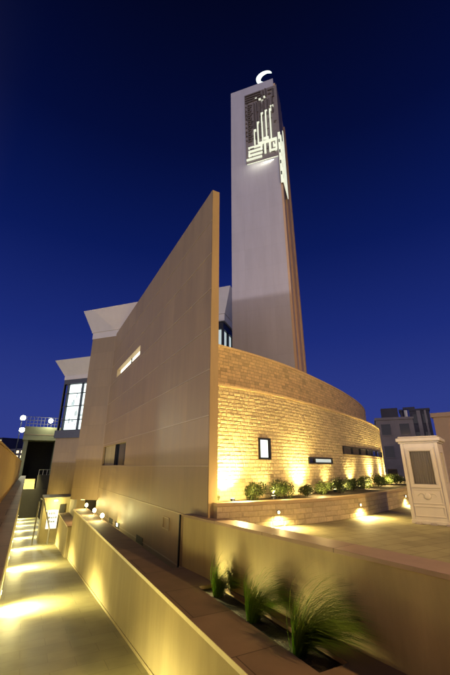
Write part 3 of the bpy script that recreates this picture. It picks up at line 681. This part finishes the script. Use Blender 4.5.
def grass_tuft(base, label, seed, h, lean, n=330):
    random.seed(seed); o = thing('ornamental_grass', base, label, 'grass plant', 'windblown grasses in the brown trough'); c = Vector(base); b = MB()
    for k in range(n):
        a = random.random()*2*math.pi; rr = abs(random.gauss(0, .05)); p = c+Vector((math.cos(a)*rr, math.sin(a)*rr, -.02))
        out = Vector((math.cos(a), math.sin(a), 0)); L_ = h*(.4+.75*random.random()); wd = .0045+.006*random.random(); spread = random.random()*.8
        d = (Z*1.25+out*spread+lean*.35).normalized(); pts = [p]; m = 7
        bend = (lean*(.7+.7*random.random())+out*.35-Z*(.5+.5*random.random()))*.24
        for j in range(m): d = (d+bend*(j/m)*1.6).normalized(); pts.append(pts[-1]+d*L_/m)
        side = d.cross(Z); side = side.normalized() if side.length > .01 else Vector((1, 0, 0)); tv = random.random()**1.3
        for j in range(m):
            w0 = wd*(1-(j/m)**2); w1 = wd*(1-((j+1)/m)**2)+.0005
            b.quad(pts[j]-side*w0, pts[j]+side*w0, pts[j+1]+side*w1, pts[j+1]-side*w1, tv)
    b.build('blades', M['grass'], o); return o
CAM_SCALE[0] = .885
gl = (N*.55-D*.8).normalized()
grass_tuft(W(9.45, 4.82, -3.12), 'pale green windblown grass clump farthest along the brown trough', 3, 1.2, gl*1.3, 700)
grass_tuft(W(7.75, 4.8, -3.12), 'middle dark windblown grass clump in the brown trough', 4, 1.35, gl*1.4, 950)
grass_tuft(W(6.15, 4.75, -3.12), 'large arching grass clump nearest the camera, swept right by wind', 5, 1.62, gl*1.6, 1300)
for (ta, te), tl in zip(((9.95, 110), (8.55, 60), (6.95, 60)), ('small spike light in the far end of the brown trough', 'added hidden fill light between the far and middle grass clumps', 'added hidden fill light between the middle and nearest grass clumps')):  # the two between the clumps are added to brighten the grasses
    t = thing('trough_light', W(ta, 4.54, -3.12), tl, 'garden light', 'spike lights in the trough'); hz_ = -3.11
    b = MB(); b.lathe(W(ta, 4.54, -3.125), [(.03, 0), (.03, .03), (.024, .034)], 12); b.build('housing', M['dark_metal'], t)
    b = MB(); b.lathe(W(ta, 4.54, -3.09), [(.02, 0), (.012, .006)], 12); b.build('lens', M['lamp_path'], t)
    lamp('beam', 'SPOT', W(ta, 4.545, -3.06), (-D*.8+N*.3+Z*.6), te*1.1, PATHC, t, spot_size=R(140), spot_blend=1, shadow_soft_size=.05)

# ============================================================ GLOBE LAMPS AT THE FOOT OF THE BLADE WALL
proto = None
for k, (a, lab) in enumerate(((30.0, 'farthest of three small globe lights on the brown ledge by the blade wall'), (26.3, 'middle of three small globe lights on the brown ledge by the blade wall'),
        (23.4, 'nearest of three small globe lights on the brown ledge by the blade wall'))):
    base = W(a, 4.30, -3.0)
    if proto is None:
        L = thing('globe_light', base, lab, 'garden light', 'globe lights on the brown ledge')
        b = MB(); b.lathe(base, [(.07, 0), (.07, .03), (.025, .05), (.025, .16)], 12); b.build('stand', M['steel'], L)
        b = MB(); b.lathe(base, [(.03, .16), (.075, .18), (.105, .24), (.11, .29), (.095, .35), (.05, .40), (.01, .42)], 16); b.build('globe', M['lamp_path'], L, smooth=True)
        lamp('glow', 'POINT', base+Z*.34-N*.22, Z, 80, PATHC, L, shadow_soft_size=.1); proto = L
    else: copy_thing(proto, base, lab)
CAM_SCALE[0] = 1.0
t = thing('niche_light', W(20.3, BP-.03, -2.9), 'small square light low on the blade wall beyond the dark vents', 'wall light')
b = MB(); b.box(W(20.2, BP-.035, -2.93), D*.3, N*.016, Z*.2); b.build('bezel', M['steel'], t)
b = MB(); b.box(W(20.25, BP-.05, -2.9), D*.2, N*.014, Z*.13); b.build('lens', M['lamp_path'], t)
lamp('glow', 'POINT', W(20.35, BP-.25, -2.7), Z, 9, PATHC, t, shadow_soft_size=.05)

# ============================================================ LOWER END OF THE PATH
CAM_SCALE[0] = .885
t = thing('stair_wall', W(35, 3.4, -8), 'short low wall with dark coping just past the end of the planter wall', 'low wall')
b = MB(); b.prism([W(31.2, 3.38, 0), W(31.2, 3.7, 0), W(40, 3.7, 0), W(40, 3.38, 0)], -9, -4.27); b.build('wall', M['render'], t)
b = MB(); b.prism([W(31.2, 3.3, 0), W(31.2, 4.2, 0), W(40, 4.2, 0), W(40, 3.3, 0)], -4.267, -4.2); b.build('coping', M['brown_coping'], t)
b = MB(); b.prism([W(31.2, 3.285, 0), W(31.2, 3.299, 0), W(40, 3.299, 0), W(40, 3.285, 0)], -4.27, -4.198); b.build('edge_strip', M['edge_light_tone'], t)
t = thing('entrance_block', W(42, 3, -8), 'plastered entrance block with a lit sign panel at the bottom of the path', 'kiosk')
b = MB(); b.prism([W(42, 2.0, 0), W(42, 4.6, 0), W(46, 4.6, 0), W(46, 2.0, 0)], -10, -3.1); b.build('wall', M['render'], t)
b = MB(); b.prism([W(41.8, 1.9, 0), W(41.8, 4.7, 0), W(46.1, 4.7, 0), W(46.1, 1.9, 0)], -3.097, -2.95); b.build('roof_slab', M['render'], t)
b = MB(); b.box(W(41.93, 2.45, -5.75), N*.95, D*.06, Z*1.65); sg = b.build('sign_panel', M['sign_lit'], t)
random.seed(5)
for z in (-4.5, -4.85, -5.2):
    b = MB(); x = 2.55
    while x < 3.2:
        w_ = .06+random.random()*.13; b.box(W(41.915, x, z), N*w_, D*.012, Z*(.10+random.random()*.12)); x += w_+.05
    b.build('lettering', M['ink'], sg)
b = MB(); b.box(W(41.9, 3.48, -5.7), N*.5, D*.09, Z*2.1); b.build('side_door', M['gloom'], t)
b = MB(); b.box(W(41.8, 2.9, -3.3), N*.3, D*.1, Z*.12); b.build('lamp', M['lamp_warm'], t)
lamp('lamp_glow', 'POINT', W(41.2, 3.0, -3.6), Z, 160, PATHC, t, shadow_soft_size=.1)
t = thing('handrail', W(40, 2, rampz(40)), 'tall arched steel handrail at the foot of the path beside the lit sign', 'handrail')
b = MB()
for o_ in (0, .8):
    b.tube([W(41+o_, 1.5, rampz(41)), W(41+o_, 1.52, -3.3), W(41+o_, 1.62, -3.0), W(41+o_, 1.85, -3.05), W(40.6+o_, 2.25, -4.1), W(40+o_, 2.7, -5.5), W(40+o_, 2.72, rampz(40))], .055, 8)
b.build('rail', M['steel'], t, smooth=True)
for z in (-4.2, -5.2, -6.1):
    b = MB(); b.tube([W(41, 1.51, z), W(41.8, 1.51, z)], .03, 6); b.build('crossbar', M['steel'], t)

t = thing('landing_wall', W(92, 2, -10.5), 'dark end wall closing the bottom of the path, with a bright landing above', 'wall')
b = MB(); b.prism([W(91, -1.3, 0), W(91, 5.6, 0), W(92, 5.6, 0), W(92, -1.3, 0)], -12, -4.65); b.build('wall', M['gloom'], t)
b = MB()
for k in range(4): b.prism([W(92+k*1.2, -1.3, 0), W(92+k*1.2, 1.9, 0), W(93.2+k*1.2, 1.9, 0), W(93.2+k*1.2, -1.3, 0)], -12, -4.6+k*.62)
b.build('steps', M['render'], t)
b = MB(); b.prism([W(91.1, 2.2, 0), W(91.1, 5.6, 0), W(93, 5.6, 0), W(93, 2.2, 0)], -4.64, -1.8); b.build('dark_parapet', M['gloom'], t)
b = MB()
for x in (2.3, 3.1, 3.9, 4.7, 5.5): b.tube([W(91.2, x, -1.8), W(91.2, x, -.75)], .05, 6)
b.tube([W(91.2, 2.3, -.75), W(91.2, 5.5, -.75)], .07, 6); b.build('railing', M['steel'], t)
lamp('landing_glow', 'SPOT', W(89.5, .3, 1.0), (D*.6-Z).normalized(), 9000, PATHC, t, spot_size=R(70), spot_blend=.6, shadow_soft_size=.3)

t = thing('gatehouse', W(98, 2, -12), 'concrete gatehouse with a dark opening and roof railing at the end of the path', 'building')
b = MB(); b.prism([W(98, -1.9, 0), W(98, -1.0, 0), W(106, -1.0, 0), W(106, -1.9, 0)], -12, 5.8); b.prism([W(98, 4.9, 0), W(98, 6.4, 0), W(106, 6.4, 0), W(106, 4.9, 0)], -12, 5.8); b.build('pier', M['green_build'], t)
b = MB(); b.prism([W(97.4, -2.2, 0), W(97.4, 6.6, 0), W(107, 6.6, 0), W(107, -2.2, 0)], 5.8, 8.9); b.build('roof_slab', M['green_build'], t)
b = MB(); b.prism([W(105, -1.0, 0), W(105, 4.9, 0), W(106, 4.9, 0), W(106, -1.0, 0)], -12, 5.8); b.build('back_wall', M['gloom'], t)
b = MB(); b.prism([W(97.35, -2.2, 0), W(97.35, 6.6, 0), W(97.39, 6.6, 0), W(97.39, -2.2, 0)], 7.0, 7.15); b.build('fascia_strip', M['strip'], t)
b = MB()
for k in range(12): b.tube([W(97.6, -2.1+k*.78, 8.9), W(97.6, -2.1+k*.78, 11.2)], .05, 6)
for z in (9.6, 10.4, 11.2): b.tube([W(97.6, -2.1, z), W(97.6, 6.5, z)], .05, 6)
b.build('railing', M['steel'], t)
def flood(name_t, pos, facing, e, label):
    L = thing('floodlight', pos, label, 'floodlight', None); f_ = facing.normalized(); s_ = f_.cross(Z).normalized(); u_ = s_.cross(f_)
    b = MB(); b.box(pos-s_*.55-u_*.45-f_*.3, s_*1.1, u_*.9, f_*.28); b.build('housing', M['dark_metal'], L)
    b = MB(); b.lathe(pos, [(.5, 0), (.5, .05), (.3, .12), (.02, .15)], 20, f_); b.build('lens', M['lamp_white'], L)
    lamp('beam', 'SPOT', pos+f_*.3, f_-Z*.35, e, (1, .95, .62), L, spot_size=R(130), spot_blend=.6, shadow_soft_size=.3)
    lamp('spill', 'POINT', pos+f_*.6, f_, 700, (1, .95, .62), L, shadow_soft_size=.3)
    return L
fd = (-D).normalized()
pp = W(90.5, -2.9, 0)
t = thing('light_pole', Vector((pp.x, pp.y, -12)), 'tall dark pole carrying two floodlights beside the gatehouse', 'pole')
b = MB(); b.tube([Vector((pp.x, pp.y, -12)), Vector((pp.x, pp.y, 10.4))], .14, 8, .08); b.build('pole', M['dark_metal'], t)
flood('', W(90.1, -2.74, 10.0), fd, 6000, 'upper of the two glaring floodlights on the far pole')
flood('', W(90.1, -2.5, 7.45), fd, 5000, 'lower of the two glaring floodlights on the far pole')
flood('', W(97.0, 3.1, 10.4), fd, 5000, 'glaring floodlight on the roof railing of the gatehouse')

CAM_SCALE[0] = 1.0
# ============================================================ KIOSK ON THE PLAZA
K0 = Vector((5.69, 11.80, -1.62)); KX = axis(127); KY = axis(37); KW, KD, KH = 1.06, 1.1, 2.40
t = thing('guard_kiosk', K0, 'cream panelled guard kiosk with curtained window at the right edge of the plaza', 'kiosk')
def Kp(x, y, z): return K0+KX*x+KY*y+Z*z
b = MB(); b.box(Kp(-.02, -.02, .0), KX*(KW+.04), KY*(KD+.04), Z*.10); b.build('plinth', M['cream'], t, bevel=.01)
b = MB(); wall_with_holes(b, Kp(0, 0, .1), KX, Z, KY*.07, [(.22, .84, 1.0, 1.96)], KW, 2.2)
b.box(Kp(0, .07, .1), KX*.07, KY*(KD-.07), Z*2.2); b.box(Kp(.07, KD-.07, .1), KX*(KW-.07), KY*.07, Z*2.2)
b.build('wall', M['cream'], t)
b = MB(); wall_with_holes(b, Kp(KW, .07, .1), KY, Z, KX*-.07, [(.25, .75, 1.02, 1.92)], KD-.14, 2.2); b.build('side_wall', M['cream'], t)
b = MB(); b.box(Kp(-.05, -.05, 2.3), KX*(KW+.1), KY*(KD+.1), Z*.05); b.box(Kp(-.1, -.1, 2.352), KX*(KW+.2), KY*(KD+.2), Z*.11); b.box(Kp(-.04, -.04, 2.464), KX*(KW+.08), KY*(KD+.08), Z*.05); b.build('roof', M['cream'], t, bevel=.03)
b = MB(); 
def rect_frame(mb, x0, x1, z0, z1, w, d):
    mb.box(Kp(x0, -d, z0), KX*(x1-x0), KY*(d-.001), Z*w); mb.box(Kp(x0, -d, z1-w), KX*(x1-x0), KY*(d-.001), Z*w)
    mb.box(Kp(x0, -d, z0+w), KX*w, KY*(d-.001), Z*(z1-z0-2*w)); mb.box(Kp(x1-w, -d, z0+w), KX*w, KY*(d-.001), Z*(z1-z0-2*w))
rect_frame(b, .14, .92, 1.00, 2.16, .07, .045); rect_frame(b, .20, .86, 1.06, 2.10, .035, .03)
wf = b.build('window_frame', M['cream'], t, bevel=.006)
b = MB(); b.box(Kp(.2, .075, 1.05), KX*.66, KY*.01, Z*1.0); b.build('curtain_pane', M['drape'], t)
b = MB(); b.box(Kp(.2, .05, 1.05), KX*.66, KY*.006, Z*1.0)
M['clear_glass'], _t2, _b2 = newmat('clear_glass'); _b2.inputs['Transmission Weight'].default_value = 1; _b2.inputs['Roughness'].default_value = .03; _b2.inputs['IOR'].default_value = 1.1
b.build('glass', M['clear_glass'], t)
b = MB()
for k in range(9):
    x = .22+k*.066; b.lathe(Kp(x+.033, .085, 1.05), [(.014, 0), (.02, .5), (.014, 1.0)], 8)
b.build('drape_fold', M['drape'], t, smooth=True)
b = MB(); rect_frame(b, .12, .94, .20, .50, .035, .022); rect_frame(b, .12, .94, .55, .97, .035, .022)
for x in (.0, .97): b.box(Kp(x, -.02, .1), KX*.09, KY*.019, Z*2.2)
b.build('panel_moulding', M['cream'], t, bevel=.005)
b = MB()
for sgn in (-1, 1):
    pts = []
    for k in range(26):
        a = k/25*4.6; r_ = .02+.10*(1-k/25); pts.append(Kp(.53+sgn*(.13+r_*math.cos(a)), -.012, .76+r_*math.sin(a)))
    b.tube(pts, .012, 6)
b.lathe(Kp(.53, 0, .76), [(.10, .0), (.09, .02), (.05, .035), (.01, .04)], 18, -KY); b.build('scroll_ornament', M['cream'], t, smooth=True)
for x in (.1, .5, .9):
    b = MB(); b.box(Kp(x, -.14, .002), KX*.16, KY*.10, Z*.045); b.build('foot_block', M['grey_build'], t)

# ============================================================ STREET LAMP OF THE PLAZA (right of and behind the camera)
SLP = Vector((12.0, -1.5, -1.62))
t = thing('street_lamp', SLP, 'sodium street lamp on a tall post at the near side of the plaza', 'street lamp')
b = MB(); b.tube([SLP, SLP+Z*7.4], .09, 10, .05); b.tube([SLP+Z*7.4, SLP+Z*7.9+Vector((-.5, .3, 0)), SLP+Z*8+Vector((-1.3, .8, 0))], .045, 8); b.build('post', M['dark_metal'], t)
b = MB(); b.lathe(SLP+Z*7.85+Vector((-1.4, .85, 0)), [(.05, .2), (.22, .12), (.24, 0)], 16); b.build('lamp_head', M['dark_metal'], t)
b = MB(); b.lathe(SLP+Z*7.83+Vector((-1.4, .85, 0)), [(.2, 0), (.15, -.06), (.02, -.1)], 16); b.build('lens', M['lamp_warm'], t)
lamp('glow', 'POINT', SLP+Z*7.6+Vector((-1.4, .85, 0)), -Z, 5200, (1, .62, .22), t, shadow_soft_size=.2)

# ============================================================ BUILDINGS BEHIND
def block(name, label, m, c, az, w, d, z0, z1, rows=0, cols=0, litfrac=.15, extra=None):
    X, Y = axis(az), axis(az-90); O = Vector((c[0], c[1], 0)); t = thing(name, Vector((c[0], c[1], z0)), label, 'building')
    b = MB(); b.prism([O, O+X*w, O+X*w+Y*d, O+Y*d], z0, z1); b.build('wall', m, t)
    b = MB(); b.prism([O-X*.15-Y*.15, O+X*(w+.15)-Y*.15, O+X*(w+.15)+Y*(d+.15), O-X*.15+Y*(d+.15)], z1, z1+.35); b.build('parapet', m, t)
    if rows:
        ch_ = (z1-max(z0, -3))/rows
        for r in range(rows):
            for k in range(cols):
                x0 = w*(k+.25)/cols; w_ = w*.5/cols; z_ = max(z0, -3)+ch_*(r+.3); litw = random.random() < litfrac
                q = MB(); q.box(O+X*x0-Y*.03+Z*z_, X*w_, Y*.028, Z*ch_*.5); fo = q.build('window', M['far_lit'] if litw else M['dark_glass'], t)
                q = MB(); q.box(O+X*(x0-.06)-Y*.10+Z*(z_-.1), X*(w_+.12), Y*.098, Z*.1); q.build('sill', m, fo)
    if extra: extra(t, O, X, Y)
    return t
random.seed(11)
def annex(t, O, X, Y):
    b = MB(); b.prism([O+X*1+Y*1, O+X*3.4+Y*1, O+X*3.4+Y*3, O+X*1+Y*3], 7.1, 8.6); b.build('stair_tower', M['dark_build'], t)
    b = MB(); b.lathe(O+X*4.6+Y*2+Z*7.05, [(.5, 0), (.5, 1.2), (.3, 1.4)], 14); b.build('water_tank', M['steel'], t)
block('grey_house', 'grey rendered house behind the far end of the curved hall', M['grey_build'], (23.6, 55.5), 112, 5.2, 8, -12, 6.7, 3, 2, 0, annex)
def annex2(t, O, X, Y):
    b = MB(); b.box(O+X*2.6-Y*.3+Z*1, X*.6, Y*.28, Z*8.2); b.box(O+X*3.8-Y*.3+Z*1, X*.3, Y*.28, Z*8.2); b.build('fin', M['grey_build'], t)
    b = MB(); b.prism([O+X*.5+Y*2, O+X*2.5+Y*2, O+X*2.5+Y*4, O+X*.5+Y*4], 9.55, 10.2); b.build('stair_tower', M['dark_build'], t)
block('dark_tower', 'dark unlit apartment block rising behind the kiosk roof', M['dark_build'], (31.6, 63.5), 118, 4.6, 9, -12, 9.2, 4, 3, 0, annex2)
def annex3(t, O, X, Y):
    b = MB(); b.prism([O+X*1.3+Y*1, O+X*4+Y*1, O+X*4+Y*3, O+X*1.3+Y*3], 4.2, 4.75); b.build('roof_step', M['beige_build'], t)
block('beige_house', 'pale pinkish block behind the kiosk at the right edge', M['beige_build'], (17.6, 29.9), 128, 8, 7, -12, 3.85, 0, 0, 0, annex3)
b = MB()
pl_ = [(-95, 150, 26, 12, -3), (-118, 170, 22, 10, 2.5), (-98, 190, 16, 12, 5.5), (-132, 150, 20, 10, 4), (-150, 190, 26, 12, 7)]
labs = ['low far building beyond the boundary wall with the most lit windows', 'second distant block over the boundary wall at the left edge', 'distant taller block left of the pole lights', 'distant block at the extreme left horizon', 'farthest dark block on the left horizon']
for (x, y, w_, d_, h_), lb in zip(pl_, labs): block('distant_building', lb, M['dark_build'], (x, y), 118, w_, d_, -12, h_+9, 5, 9, .6)

for o in scene.objects:
    if '_o' in o: del o['_o']
